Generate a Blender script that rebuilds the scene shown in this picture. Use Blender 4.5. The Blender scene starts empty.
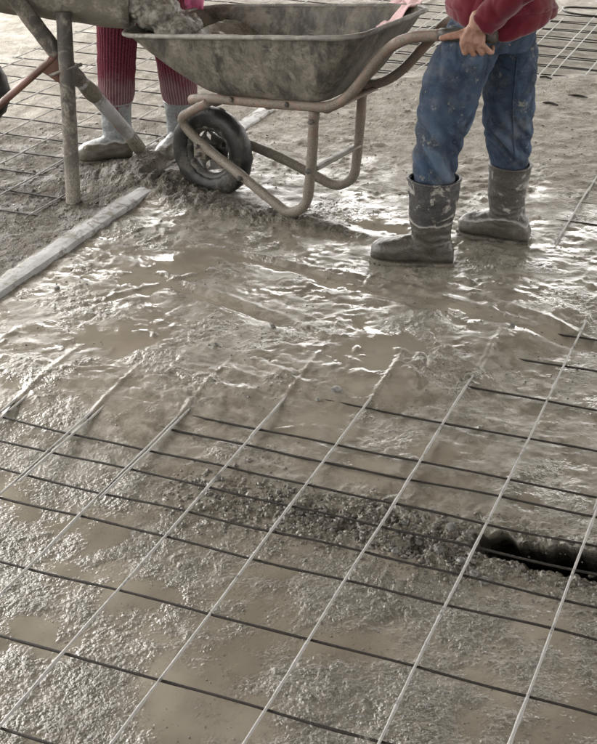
import bpy, bmesh, math, random
import numpy as np
from mathutils import Vector, Matrix, Quaternion
R = math.radians
random.seed(7); rng = np.random.default_rng(11)
scene = bpy.context.scene
C = scene.collection

# ------------------------------------------------------------------ camera, sky, sun, exposure
CAM_H = 1.91
cam_d = bpy.data.cameras.new('camera'); cam = bpy.data.objects.new('camera', cam_d); C.objects.link(cam)
cam.location = (0, 0, CAM_H); cam.rotation_euler = (R(90 - 27.1), 0, 0)
cam_d.sensor_fit = 'VERTICAL'; cam_d.sensor_height = 24.0; cam_d.lens = 1310 / 744 * 24.0
cam_d.clip_start = 0.05; cam_d.clip_end = 2000
scene.camera = cam

SUN_EL, SUN_AZ = 50.0, -28.0          # azimuth measured from +Y towards +X
world = bpy.data.worlds.new('World'); scene.world = world; world.use_nodes = True
wn = world.node_tree.nodes; wl = world.node_tree.links
bg = wn['Background']
sky = wn.new('ShaderNodeTexSky'); sky.sky_type = 'NISHITA'; sky.sun_disc = False
sky.sun_elevation = R(SUN_EL); sky.sun_rotation = R(SUN_AZ)
sky.air_density = 1.0; sky.dust_density = 6.0; sky.ozone_density = 1.0
hs = wn.new('ShaderNodeHueSaturation'); hs.inputs['Saturation'].default_value = 0.0
wl.new(sky.outputs[0], hs.inputs['Color']); 
wt = wn.new('ShaderNodeMix'); wt.data_type = 'RGBA'; wt.blend_type = 'MULTIPLY'; wt.inputs[0].default_value = 1.0; wt.inputs[7].default_value = (1.0, .972, .935, 1)   # warm overcast
wl.new(hs.outputs[0], wt.inputs[6]); wl.new(wt.outputs[2], bg.inputs['Color'])
bg.inputs['Strength'].default_value = 0.15
sd = bpy.data.lights.new('sun', 'SUN'); sd.energy = 0.5; sd.angle = R(20); sd.color = (1.0, 0.965, 0.90)
sun = bpy.data.objects.new('sun', sd); C.objects.link(sun)
sp = Vector((math.sin(R(SUN_AZ)) * math.cos(R(SUN_EL)), math.cos(R(SUN_AZ)) * math.cos(R(SUN_EL)), math.sin(R(SUN_EL))))
sun.rotation_euler = (-sp).to_track_quat('-Z', 'Y').to_euler(); sun.location = sp * 20
vs = scene.view_settings
vs.view_transform = 'Standard'; vs.look = 'None'; vs.gamma = 1.0; vs.use_curve_mapping = False
vs.exposure = 3.3

# ------------------------------------------------------------------ numpy noise
_perm = np.random.default_rng(5).permutation(256); _perm = np.concatenate([_perm, _perm, _perm])
_ang = np.random.default_rng(6).random(256) * 2 * np.pi
_gx, _gy = np.cos(_ang), np.sin(_ang)
_g3 = np.random.default_rng(8).normal(size=(256, 3)); _g3 /= np.linalg.norm(_g3, axis=1)[:, None]
def fade(t): return t * t * t * (t * (t * 6 - 15) + 10)
def n2(x, y):
    xi = np.floor(x).astype(int); yi = np.floor(y).astype(int); xf = x - xi; yf = y - yi
    xi &= 255; yi &= 255; u = fade(xf); v = fade(yf)
    def g(ix, iy, dx, dy):
        h = _perm[_perm[ix & 255] + (iy & 255)]; return _gx[h] * dx + _gy[h] * dy
    a = g(xi, yi, xf, yf); b = g(xi + 1, yi, xf - 1, yf); c = g(xi, yi + 1, xf, yf - 1); d = g(xi + 1, yi + 1, xf - 1, yf - 1)
    return 1.5 * ((a + (b - a) * u) * (1 - v) + (c + (d - c) * u) * v)
def n3(p):
    p = np.asarray(p, float); i = np.floor(p).astype(int); f = p - i; w = fade(f); i &= 255
    out = 0
    for dx in (0, 1):
        for dy in (0, 1):
            for dz in (0, 1):
                h = _perm[_perm[_perm[(i[:, 0] + dx) & 255] + ((i[:, 1] + dy) & 255)] + ((i[:, 2] + dz) & 255)]
                d = f - np.array([dx, dy, dz])
                k = (w[:, 0] if dx else 1 - w[:, 0]) * (w[:, 1] if dy else 1 - w[:, 1]) * (w[:, 2] if dz else 1 - w[:, 2])
                out = out + k * (_g3[h] * d).sum(1)
    return 1.5 * out
def fbm(x, y, o=4, ga=0.5):
    s = 0; a = 1; t = 0
    for k in range(o):
        s = s + a * n2(x + 17.3 * k, y - 9.1 * k); t += a; a *= ga; x = x * 2.03; y = y * 2.03
    return s / t
def ridge(x, y, o=3):
    s = 0; a = 1; t = 0
    for k in range(o):
        s = s + a * (1 - 2 * np.abs(n2(x + 31 * k, y + 5.5 * k))); t += a; a *= .5; x = x * 2.1; y = y * 2.1
    return s / t
def ss(a, b, x):
    t = np.clip((x - a) / (b - a), 0, 1); return t * t * (3 - 2 * t)
def smax(a, b, k):
    h = np.clip(.5 + .5 * (a - b) / k, 0, 1); return b + (a - b) * h + k * h * (1 - h)

# ------------------------------------------------------------------ object helpers
def link_mesh(name, V, F, mat, parent=None, smooth=True, base=None, attrs=None):
    V = np.asarray(V, float)
    if base is not None: V = V - np.asarray(base)
    me = bpy.data.meshes.new(name)
    if isinstance(F, np.ndarray):
        n = len(F); k = F.shape[1]
        me.vertices.add(len(V)); me.vertices.foreach_set('co', V.astype(np.float32).ravel())
        me.loops.add(n * k); me.loops.foreach_set('vertex_index', F.astype(np.int32).ravel())
        me.polygons.add(n); me.polygons.foreach_set('loop_start', np.arange(0, n * k, k, dtype=np.int32))
        me.polygons.foreach_set('loop_total', np.full(n, k, dtype=np.int32))
        me.update(calc_edges=True); me.validate()
    else:
        me.from_pydata(V.tolist(), [], F); me.update()
    if smooth: me.polygons.foreach_set('use_smooth', np.ones(len(me.polygons), bool))
    for k, a in (attrs or {}).items():
        at = me.attributes.new(k, 'FLOAT', 'POINT'); at.data.foreach_set('value', np.asarray(a, np.float32))
    if mat: me.materials.append(mat)
    o = bpy.data.objects.new(name, me); C.objects.link(o)
    if parent: o.parent = parent
    return o
def tag(o, label=None, cat=None, group=None, kind=None):
    for k, v in (('label', label), ('category', cat), ('group', group), ('kind', kind)):
        if v: o[k] = v
    return o
def thing(name, label, cat, loc, group=None):
    o = bpy.data.objects.new(name, None); C.objects.link(o); o.location = loc
    o.empty_display_size = .1
    return tag(o, label, cat, group)

class MB:
    def __init__(s): s.V = []; s.F = []
    def add(s, V, F):
        n = len(s.V); s.V += [tuple(v) for v in V]; s.F += [tuple(i + n for i in f) for f in F]; return s
    def box(s, c, size, M=None, bev=0.0):
        bm = bmesh.new(); bmesh.ops.create_cube(bm, size=1)
        for v in bm.verts: v.co = Vector((v.co.x * size[0], v.co.y * size[1], v.co.z * size[2]))
        if bev: bmesh.ops.bevel(bm, geom=bm.edges[:], offset=bev, segments=2, affect='EDGES', profile=.6)
        bm.verts.ensure_lookup_table(); M3 = M or Matrix.Identity(3)
        V = [M3 @ v.co + Vector(c) for v in bm.verts]; F = [[v.index for v in f.verts] for f in bm.faces]; bm.free()
        return s.add(V, F)
    def loft(s, rings, cap=True):
        n = len(rings[0]); V = [p for r in rings for p in r]; F = []
        for i in range(len(rings) - 1):
            for j in range(n):
                k = (j + 1) % n; F.append((i * n + j, i * n + k, (i + 1) * n + k, (i + 1) * n + j))
        if cap: F.append(tuple(range(n))[::-1]); F.append(tuple(range((len(rings) - 1) * n, len(rings) * n)))
        return s.add(V, F)
    def tube(s, path, rad, sides=12, cap=True, flat=1.0):
        P = np.asarray(path, float); n = len(P); rad = np.full(n, rad) if np.isscalar(rad) else np.asarray(rad)
        T = np.gradient(P, axis=0); T /= np.linalg.norm(T, axis=1)[:, None] + 1e-12
        up = np.array([0, 0, 1.]) if abs(T[0][2]) < .9 else np.array([1., 0, 0])
        a = np.cross(T[0], up); a /= np.linalg.norm(a); rings = []
        for i in range(n):
            a = a - T[i] * (a @ T[i]); a /= np.linalg.norm(a); b = np.cross(T[i], a)
            ph = np.arange(sides) * 2 * np.pi / sides
            rings.append(P[i] + rad[i] * (np.cos(ph)[:, None] * a + flat * np.sin(ph)[:, None] * b))
        return s.loft(rings, cap)
    def obj(s, name, mat, parent=None, base=None, smooth=True): return link_mesh(name, s.V, s.F, mat, parent, smooth, base)

def curve(pts, n=8):
    P = np.asarray(pts, float); Q = np.vstack([2 * P[0] - P[1], P, 2 * P[-1] - P[-2]]); out = []
    for i in range(1, len(Q) - 2):
        for t in np.linspace(0, 1, n, endpoint=False):
            a, b, c, d = Q[i - 1], Q[i], Q[i + 1], Q[i + 2]
            out.append(.5 * (2 * b + (c - a) * t + (2 * a - 5 * b + 4 * c - d) * t * t + (3 * b - a - 3 * c + d) * t ** 3))
    out.append(P[-1]); return np.array(out)
def round_path(pts, r=.06, n=6):
    """polyline with rounded bends"""
    P = [np.asarray(p, float) for p in pts]; out = [P[0]]
    for i in range(1, len(P) - 1):
        a, b, c = P[i - 1], P[i], P[i + 1]
        la = np.linalg.norm(a - b); lc = np.linalg.norm(c - b); k = min(r, la * .48, lc * .48)
        p = b + (a - b) / la * k; q = b + (c - b) / lc * k
        for t in np.linspace(0, 1, n): out.append((1 - t) ** 2 * p + 2 * t * (1 - t) * b + t * t * q)
    out.append(P[-1]); return np.array(out)
def seg_fill(P, step):
    out = [P[0]]
    for a, b in zip(P[:-1], P[1:]):
        m = max(1, int(np.linalg.norm(b - a) / step))
        for k in range(1, m + 1): out.append(a + (b - a) * k / m)
    return np.array(out)
def limb(mb, pts, sides=20, n=6):
    """pts: (x,y,z, rx, ry) cross sections in plan, lofted smoothly along z-ish path; closed ends rounded"""
    A = curve(np.array(pts, float), n); rings = []
    ph = np.arange(sides) * 2 * np.pi / sides
    for i, p in enumerate(A):
        rings.append(np.stack([p[0] + p[3] * np.cos(ph), p[1] + p[4] * np.sin(ph), np.full(sides, p[2])], -1))
    mb.loft(rings); return mb
def remesh(mb, voxel, smooth=4):
    me = bpy.data.meshes.new('tmp'); me.from_pydata([list(v) for v in mb.V], [], [list(f) for f in mb.F]); me.update()
    bm = bmesh.new(); bm.from_mesh(me); bmesh.ops.recalc_face_normals(bm, faces=bm.faces[:]); bm.to_mesh(me); bm.free()
    o = bpy.data.objects.new('tmp', me); C.objects.link(o)
    m = o.modifiers.new('r', 'REMESH'); m.mode = 'VOXEL'; m.voxel_size = voxel
    if smooth:
        k = o.modifiers.new('s', 'SMOOTH'); k.iterations = smooth; k.factor = .5
    dg = bpy.context.evaluated_depsgraph_get(); ev = o.evaluated_get(dg); em = ev.to_mesh()
    V = np.zeros(len(em.vertices) * 3, np.float32); em.vertices.foreach_get('co', V)
    N = np.zeros(len(em.vertices) * 3, np.float32); em.vertices.foreach_get('normal', N)
    F = [list(p.vertices) for p in em.polygons]
    ev.to_mesh_clear(); bpy.data.objects.remove(o); bpy.data.meshes.remove(me)
    return V.reshape(-1, 3).astype(float), N.reshape(-1, 3).astype(float), F

# ------------------------------------------------------------------ materials
class NT:
    def __init__(s, name):
        s.m = bpy.data.materials.new(name); s.m.use_nodes = True; s.t = s.m.node_tree
        s.b = s.t.nodes['Principled BSDF']; s.tc = s.t.nodes.new('ShaderNodeTexCoord')
    def n(s, typ, **kw):
        o = s.t.nodes.new(typ)
        for k, v in kw.items(): setattr(o, k, v)
        return o
    def l(s, a, b): s.t.links.new(a, b)
    def noise(s, scale, detail=5, rough=.55, vec=None, dist=0.0):
        o = s.n('ShaderNodeTexNoise'); o.inputs['Scale'].default_value = scale; o.inputs['Detail'].default_value = detail
        o.inputs['Roughness'].default_value = rough; o.inputs['Distortion'].default_value = dist
        s.l(vec or s.tc.outputs['Object'], o.inputs['Vector']); return o.outputs['Fac']
    def mapping(s, sc): 
        o = s.n('ShaderNodeMapping'); o.inputs['Scale'].default_value = sc; s.l(s.tc.outputs['Object'], o.inputs['Vector']); return o.outputs[0]
    def rng(s, x, a, b, c=0., d=1., smooth=True):
        o = s.n('ShaderNodeMapRange'); o.interpolation_type = 'SMOOTHSTEP' if smooth else 'LINEAR'
        for i, v in zip((1, 2, 3, 4), (a, b, c, d)): 
            if hasattr(v, 'links') or hasattr(v, 'is_linked'): s.l(v, o.inputs[i])
            else: o.inputs[i].default_value = v
        s.l(x, o.inputs[0]); return o.outputs[0]
    def mix(s, f, a, b):
        o = s.n('ShaderNodeMix', data_type='RGBA')
        for i, v in ((0, f), (6, a), (7, b)):
            if isinstance(v, (tuple, list)): o.inputs[i].default_value = (*v[:3], 1)
            elif isinstance(v, (int, float)): o.inputs[i].default_value = v
            else: s.l(v, o.inputs[i])
        return o.outputs[2]
    def math(s, op, a, b=None, clamp=False):
        o = s.n('ShaderNodeMath', operation=op); o.use_clamp = clamp
        for i, v in ((0, a), (1, b)):
            if v is None: continue
            if isinstance(v, (int, float)): o.inputs[i].default_value = v
            else: s.l(v, o.inputs[i])
        return o.outputs[0]
    def attr(s, name):
        o = s.n('ShaderNodeAttribute'); o.attribute_name = name; return o.outputs['Fac']
    def z(s):
        o = s.n('ShaderNodeSeparateXYZ'); s.l(s.tc.outputs['Object'], o.inputs[0]); return o.outputs['Z']
    def bump(s, h, strength, dist=.004, normal=None):
        o = s.n('ShaderNodeBump'); o.inputs['Distance'].default_value = dist
        if isinstance(strength, (int, float)): o.inputs['Strength'].default_value = strength
        else: s.l(strength, o.inputs['Strength'])
        s.l(h, o.inputs['Height'])
        if normal: s.l(normal, o.inputs['Normal'])
        return o.outputs[0]
    def set(s, color=None, rough=None, normal=None, metal=None, spec=None):
        for k, v in (('Base Color', color), ('Roughness', rough), ('Normal', normal), ('Metallic', metal), ('Specular IOR Level', spec)):
            if v is None: continue
            if isinstance(v, (tuple, list)): s.b.inputs[k].default_value = (*v[:3], 1)
            elif isinstance(v, (int, float)): s.b.inputs[k].default_value = v
            else: s.l(v, s.b.inputs[k])
        return s.m

CEMENT = (.30, .285, .255); CEMENT_WET = (.135, .122, .098); MUDDY = (.105, .092, .07)

def m_ground():
    t = NT('ground_concrete'); V = t.tc.outputs['Object']
    wet, pud, dry, dirt_shade, flo = (t.attr(k) for k in ('wet', 'pud', 'dry', 'dirt_shade', 'floor'))
    big = t.noise(2.2, 4, .55); mid = t.noise(17, 6, .62, dist=.6); fine = t.noise(85, 5, .65); grain = t.noise(340, 3, .6)
    def cells(sc):
        o = t.n('ShaderNodeTexVoronoi'); o.inputs['Scale'].default_value = sc; o.feature = 'F1'; w = t.n('ShaderNodeVectorMath', operation='ADD'); k = t.n('ShaderNodeTexNoise'); k.inputs['Scale'].default_value = sc * .8
        t.l(V, k.inputs['Vector']); q = t.n('ShaderNodeVectorMath', operation='SCALE'); t.l(k.outputs['Color'], q.inputs[0]); q.inputs['Scale'].default_value = .6 / sc; t.l(V, w.inputs[0]); t.l(q.outputs[0], w.inputs[1]); t.l(w.outputs[0], o.inputs['Vector'])
        sx = t.n('ShaderNodeSeparateXYZ'); t.l(o.outputs['Color'], sx.inputs[0])
        return t.rng(o.outputs['Distance'], .1, .7, 1., 0.), sx.outputs['X']
    g1h, g1c = cells(85); g2h, g2c = cells(210)
    c = t.mix(t.rng(mid, .36, .66), (.135, .121, .096), (.265, .247, .212))
    c = t.mix(t.math('MULTIPLY', t.rng(fine, .46, .72), t.math('MULTIPLY', wet, .75)), c, (.31, .298, .268))
    c = t.mix(t.math('MULTIPLY', t.rng(t.noise(62, 6, .7), .57, .66), t.math('ADD', t.math('MULTIPLY', wet, .65), .12)), c, (.055, .049, .040))
    c = t.mix(t.rng(big, .4, .62, 0, .45), c, (.165, .147, .116))
    f = t.mix(t.rng(mid, .30, .70), (.105, .094, .076), (.185, .170, .142))
    f = t.mix(t.rng(fine, .5, .75, 0, .4), f, (.29, .278, .25))
    f = t.mix(t.rng(t.noise(55, 6, .72), .56, .68, 0, .75), f, (.055, .050, .042))
    f = t.mix(t.rng(grain, .62, .75, 0, .5), f, (.27, .26, .24))
    gsel = t.math('MULTIPLY', t.rng(g2c, .70, .80), t.rng(g2h, .3, .6)); gdk = t.math('MULTIPLY', t.rng(g1c, .82, .88), t.rng(g1h, .35, .6))
    f = t.mix(t.math('MULTIPLY', gsel, .55), f, (.34, .33, .30)); f = t.mix(t.math('MULTIPLY', gdk, .6), f, (.06, .056, .05))
    c = t.mix(t.math('MULTIPLY', t.math('MULTIPLY', gsel, wet), .5), c, (.36, .35, .32)); c = t.mix(t.math('MULTIPLY', t.math('MULTIPLY', gdk, wet), .6), c, (.06, .055, .048))
    c = t.mix(flo, c, f)
    d = t.mix(t.rng(mid, .35, .68), (.195, .177, .146), (.30, .281, .243))
    d = t.mix(t.rng(fine, .58, .7, 0, .35), d, (.15, .134, .107))
    c = t.mix(dry, c, d)
    e = t.mix(t.rng(mid, .35, .66), (.042, .035, .026), (.095, .082, .062))  # muddy earth, darkened further to paint in the mixer's shade
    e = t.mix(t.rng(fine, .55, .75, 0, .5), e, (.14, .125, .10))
    c = t.mix(dirt_shade, c, e)
    p = t.mix(t.rng(big, .35, .65), (.175, .156, .123), (.25, .227, .186))
    c = t.mix(pud, c, p)
    r = t.rng(t.noise(7, 5, .65), .38, .60, .12, .46)
    r = t.math('ADD', r, t.math('MULTIPLY', dry, .6)); r = t.math('ADD', r, t.math('MULTIPLY', dirt_shade, .5))
    inv = t.math('SUBTRACT', 1., pud); r = t.math('MULTIPLY', r, t.math('ADD', t.math('MULTIPLY', inv, .88), .12))
    rough_k = t.math('ADD', t.math('MULTIPLY', inv, .90), .10)
    coarse = t.math('MINIMUM', t.math('ADD', t.math('ADD', dry, dirt_shade), t.math('MULTIPLY', flo, .45)), 1.)
    fk = t.math('MULTIPLY', rough_k, t.math('ADD', t.math('MULTIPLY', coarse, .85), .15))
    patch = t.math('ADD', t.math('MULTIPLY', t.math('MAXIMUM', t.math('MULTIPLY', wet, .55), t.math('MAXIMUM', coarse, t.math('MULTIPLY', flo, .72))), .9), .10)
    b1 = t.bump(t.noise(30, 3, .5, dist=.3), t.math('MULTIPLY', rough_k, t.math('ADD', t.math('MULTIPLY', patch, .6), .12)), .008)
    b2 = t.bump(g1h, t.math('MULTIPLY', rough_k, t.math('MULTIPLY', patch, .55)), .006, b1)
    b3 = t.bump(g2h, t.math('MULTIPLY', rough_k, t.math('MULTIPLY', patch, .55)), .003, b2)
    b3 = t.bump(fine, t.math('MULTIPLY', fk, .6), .004, b3)
    return t.set(c, t.math('MINIMUM', r, .95), b3, spec=.5)
def m_paste(name, a=(.15, .136, .11), b=(.30, .287, .255), rough=.32, sc=30):
    t = NT(name); mid = t.noise(sc, 6, .65, dist=.5); fine = t.noise(sc * 5, 4, .6)
    c = t.mix(t.rng(mid, .35, .66), a, b); c = t.mix(t.rng(fine, .6, .74, 0, .5), c, tuple(k * .45 for k in a))
    return t.set(c, t.rng(mid, .3, .7, rough * .7, rough * 1.4), t.bump(fine, .7, .004, t.bump(mid, .6, .01)))
def m_bar(crust):
    t = NT('cement_coated_steel' if crust > .5 else 'dark_steel'); a = t.noise(11, 6, .72); b = t.noise(260, 3, .6)
    c = t.mix(t.rng(b, .3, .7), (.010, .008, .007), (.030, .024, .020))
    k = t.rng(a, .30, .46) if crust > .5 else t.rng(a, .66, .74)
    cem = t.mix(b, (.22, .216, .208), (.42, .415, .40)) if crust > .5 else t.mix(b, (.2, .19, .17), (.32, .31, .29))
    c = t.mix(k, c, cem)
    return t.set(c, t.rng(k, 0., 1., .5, .6), t.bump(b, .8, .002), spec=.45 if crust > .5 else .25)
def m_mudpaint(name, paint, k0=.42, k1=.62, mud=(.22, .2, .17), zmud=None, sc=14, rough=.55, paint2=None):
    """painted metal splashed with dried cement; zmud = height under which it is caked"""
    t = NT(name); a = t.noise(sc, 6, .68, dist=.7); b = t.noise(sc * 9, 4, .62); big = t.noise(sc * .35, 3)
    p = t.mix(t.rng(big, .4, .6), paint, paint2 or tuple(v * .6 for v in paint))
    m = t.mix(t.rng(b, .35, .65), tuple(v * .7 for v in mud), tuple(v * 1.45 for v in mud))
    f = t.rng(a, k0, k1)
    if zmud is not None:
        zz = t.math('ADD', t.z(), t.math('MULTIPLY', t.math('SUBTRACT', a, .5), .25))
        f = t.math('MAXIMUM', f, t.rng(zz, zmud - .05, zmud + .06, 1., 0.))
    c = t.mix(f, p, m)
    sp = t.rng(t.noise(sc * 4, 6, .75), .68, .72, 0, .7); c = t.mix(sp, c, (.30, .285, .25))
    return t.set(c, t.rng(a, .3, .7, rough * .75, min(.95, rough * 1.3)), t.bump(b, .5, .003, t.bump(a, .45, .006)), spec=.4)
def m_boot(name, rubber, mudline, coat=(.045, .041, .034), coat2=(.076, .070, .058), smear=.55):
    t = NT(name); a = t.noise(16, 6, .7, dist=.8); b = t.noise(110, 4, .6); e = t.noise(9, 3)
    c = t.mix(t.rng(b, .3, .7), rubber, tuple(v * 1.7 for v in rubber))
    c = t.mix(t.rng(a, smear, smear + .09), c, (.30, .29, .265))
    zz = t.math('ADD', t.z(), t.math('MULTIPLY', t.math('SUBTRACT', e, .5), .07))
    f = t.rng(zz, mudline - .004, mudline + .004, 1., 0.); st = t.noise(190, 3, .6)
    c = t.mix(t.rng(zz, mudline - .0, mudline + .012, .8, 0.), c, (.42, .41, .385))
    c = t.mix(f, c, t.mix(t.rng(st, .55, .7, 0, .6), t.mix(t.rng(a, .35, .65), coat, coat2), tuple(v * .5 for v in coat)))
    r = t.rng(f, 0, 1, .45, .20)
    return t.set(c, r, t.bump(st, .7, .0025, t.bump(b, .5, .003, t.bump(a, .5, .008))), spec=.5)
def m_denim():
    t = NT('muddy_denim'); weave = t.noise(900, 2, .5); big = t.noise(9, 7, .68, dist=.2); sp = t.noise(60, 3, .5); spb = t.noise(5.5, 7, .72, dist=.3)
    c = t.mix(t.rng(big, .34, .64), (.012, .019, .036), (.030, .052, .094))
    c = t.mix(t.rng(weave, .4, .7, 0, .45), c, (.095, .125, .17))
    c = t.mix(t.rng(spb, .46, .74, 0, .6), c, (.17, .172, .165))
    c = t.mix(t.rng(t.noise(15, 8, .8), .57, .66, 0, .75), c, (.24, .235, .215))
    c = t.mix(t.rng(t.noise(46, 6, .8), .64, .72, 0, .6), c, (.30, .29, .265))
    n = t.noise(22, 4, .6, t.mapping((1, 1, 2.2)), .5)
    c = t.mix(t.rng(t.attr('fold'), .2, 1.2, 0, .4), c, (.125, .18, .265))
    return t.set(c, .88, t.bump(weave, .35, .0012, t.bump(n, .5, .008)), spec=.2)
def m_cloth(name, a, b, sc=9, rough=.9, mud=0., weave=300):
    t = NT(name); big = t.noise(sc, 5, .6); w = t.noise(weave, 2, .5); sp = t.noise(11, 5, .7, dist=.6)
    c = t.mix(t.rng(big, .35, .65), a, b); c = t.mix(t.rng(w, .35, .7, 0, .35), c, tuple(v * 1.5 for v in b))
    if mud: c = t.mix(t.rng(sp, .62 - .2 * mud, .75 - .1 * mud, 0, .8), c, (.22, .19, .165))
    t.b.inputs['Sheen Weight'].default_value = .25
    return t.set(c, rough, t.bump(w, .4, .0015, t.bump(big, .3, .01)), spec=.15)
def m_rib_trouser():
    t = NT('ribbed_crimson_knit'); rib = t.attr('rib'); big = t.noise(12, 5, .65, dist=.5); w = t.noise(240, 2)
    c = t.mix(t.rng(rib, .2, .85), (.042, .007, .012), (.13, .026, .043))
    c = t.mix(t.rng(w, .4, .7, 0, .3), c, (.26, .09, .115))
    zz = t.math('ADD', t.z(), t.math('MULTIPLY', t.math('SUBTRACT', big, .5), .30))
    f = t.math('MULTIPLY', t.rng(zz, .30, .46, 1., 0.), t.rng(rib, -.2, 1., .15, .62))
    c = t.mix(f, c, (.24, .195, .19))
    return t.set(c, .92, t.bump(w, .4, .0015), spec=.15)
def m_plain(name, c, rough=.5, c2=None, sc=30, metal=0., bump=.2):
    t = NT(name); a = t.noise(sc, 5, .6)
    return t.set(t.mix(t.rng(a, .35, .65), c, c2 or tuple(v * .7 for v in c)), t.rng(a, .3, .7, rough * .8, min(1, rough * 1.2)), t.bump(a, bump, .003), metal)
M_GROUND = m_ground()
M_BAR_L = m_bar(.95); M_BAR_T = m_bar(.12)

# ------------------------------------------------------------------ ground: slab bed, wet pour and left bay in one continuous surface
GS = .2516; GO = np.array([.0277, 2.3877]); GAZ = R(22.0)
LD = np.array([math.sin(GAZ), math.cos(GAZ)]); TD = np.array([math.cos(GAZ), -math.sin(GAZ)])   # long bars, cross bars
def lt(x, y):
    dx = x - GO[0]; dy = y - GO[1]
    return (dx * TD[0] + dy * TD[1]) / GS + 4, (dx * LD[0] + dy * LD[1]) / GS + 1
def xy(l, t):
    l = (np.asarray(l, float) - 4) * GS; t = (np.asarray(t, float) - 1) * GS
    return GO[0] + l * TD[0] + t * LD[0], GO[1] + l * TD[1] + t * LD[1]
BD = np.array([.367, .930]); BP = np.array([-.912, 4.76]); BN = np.array([BD[1], -BD[0]])        # form board: direction, a point on it, normal to the right
def bd(x, y): return (x - BP[0]) * BN[0] + (y - BP[1]) * BN[1]
def bump2(x, y, cx, cy, rx, ry, ang=0.):
    c, s = math.cos(ang), math.sin(ang); dx = x - cx; dy = y - cy
    return np.exp(-(((dx * c + dy * s) / rx) ** 2 + ((-dx * s + dy * c) / ry) ** 2))

def terrain(x, y):
    l, t = lt(x, y); d = bd(x, y)
    wx = x + .05 * fbm(x * 5, y * 5, 3); wy = y + .05 * fbm(x * 5 + 40, y * 5 + 7, 3)
    # ---- fresh pour
    tc = np.interp(l, [-3, 0, 1, 2, 3, 4, 5, 7], [3.9, 4.2, 4.7, 5.6, 6.0, 7.0, 9.2, 10.5]) + .35 * fbm(x * 4, y * 4, 2)
    cov = ss(tc - 1.2, tc + .7, t)
    base = -.014 - .004 * ss(4.6, 5.6, l) * (1 - cov) + (.030 + .004 * ss(5, 6, y)) * cov
    ca, sa = math.cos(R(-33)), math.sin(R(-33))
    ax = wx * ca + wy * sa; ay = -wx * sa + wy * ca
    sweep = ridge(ax * 3.2 + 3 + .5 * fbm(x * 2, y * 2, 2), ay * 9 + 1.2 * fbm(x * 1.5, y * 1.5, 2), 2)
    lump = fbm(wx * 9, wy * 9, 4, .55); sm = ridge(wx * 26, wy * 26, 3)
    churn = .55 + .9 * ss(-.25, .35, fbm(x * 1.7 + 9, y * 1.7, 2))
    amp = (.65 + .35 * cov)
    grit = ss(-.02, .34, fbm(x * 3.4 + 2, y * 3.4 + 5, 4))
    pour = base + amp * churn * (.0075 * lump + .0038 * sweep + .0022 * fbm(wx * 21 + 3, wy * 21, 2)) + amp * grit * (.0040 * sm + .0042 * fbm(wx * 52, wy * 44, 3))
    cl = ss(.0, .3, fbm(x * 2.3 + 7, y * 2.3 + 1, 2)); pour = pour + cl * (.15 + .85 * cov) * (.022 * np.maximum(0, n2(wx * 17, wy * 17) - .28) + .011 * np.maximum(0, n2(x * 34 + 5, y * 34) - .25))
    for tx, ty, an, ln in ((-.05, 4.55, -28, .50), (.12, 4.42, -33, .38), (-.30, 4.25, -40, .42), (.62, 4.15, -35, .35), (.85, 4.05, -42, .30), (-.55, 4.35, 35, .30)):      # drag marks of the screed and the barrow
        g = bump2(x, y, tx, ty, ln, .022, R(an)); g2 = bump2(x, y, tx + .03, ty + .045, ln, .016, R(an)); pour = pour - .009 * g + .008 * g2
    bl = np.abs(l - np.round(l)) * GS
    pour = pour + .0065 * np.exp(-(bl / .009) ** 2) * ss(tc - .9, tc - .1, t) * (1 - ss(tc + .2, tc + 1.8, t)) * (.7 + .4 * n2(x * 20, y * 20))
    far = ss(5.3, 6.4, y)
    pour = pour + far * (.008 * fbm(x * 7, y * 7, 4) + .003 * ridge(x * 18, y * 18, 2))
    wlev = base + .0012 + .0095 * fbm(x * 2.1 + 4, y * 2.1 + 2, 2) - .010 * far
    puds = np.maximum.reduce([bump2(x, y, *q) for q in ((.02, 3.42, .13, .13), (.42, 3.28, .07, .07), (-.62, 3.95, .16, .09), (-.15, 3.85, .1, .1), (-.45, 4.6, .10, .13), (.30, 3.95, .12, .08), (1.55, 5.95, .4, .16), (.63, 3.0, .06, .05), (.98, 3.45, .14, .06))])
    wlev = wlev + .009 * (puds - .35) - .0035 * (1 - cov)
    p_h = smax(pour, wlev, .002); p_pud = ss(-.0045, .0035, wlev - pour)
    # ---- bed the mesh lies over, in front of the pour
    gr = -.45 + .9 * fbm(x * 40, y * 40, 3, .6)
    bed = -.044 + .010 * fbm(wx * 6, wy * 6, 4) + (.0034 + .0014 * ss(3.2, 4.8, l)) * (gr + .45) * (.75 + fbm(x * 3, y * 3, 2)) + .0012 * fbm(x * 85, y * 85, 2) + .0050 * fbm(wx * 13, wy * 13, 3) - .010 * ss(3.5, 6., l)
    blev = -.0468 + .014 * fbm(x * 3.3 + 1, y * 3.3 + 8, 3) - .010 * ss(3.2, 5.2, l - .2 * t) + .003 * bump2(x, y, -.42, 2.35, .4, .3)
    b_h = smax(bed, blev, .002); b_pud = ss(-.006, .005, blev - bed)
    te = np.interp(l, [-2, 0, 1.5, 3, 4.2, 8], [3.5, 3.3, 3.0, 3.35, 3.5, 3.5]) + .30 * fbm(x * 6, y * 6, 3)
    wid = np.interp(l, [0, 2.5, 4.6, 5.2, 8], [1.5, 1.5, 1.2, .3, .2])
    st = ss(te - wid, te + np.interp(l, [2, 4.6, 5.2], [.9, .9, .1]), t)
    z = b_h + (p_h - b_h) * st
    edge = np.exp(-((t - te + .2) / .42) ** 2) * ss(1.2, 3.2, l) * (.45 + .55 * ss(-.2, .3, fbm(x * 7 + 3, y * 7, 2)))
    z = z + edge * (.015 * ridge(x * 17, y * 17, 3) + .012 * gr)
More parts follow.
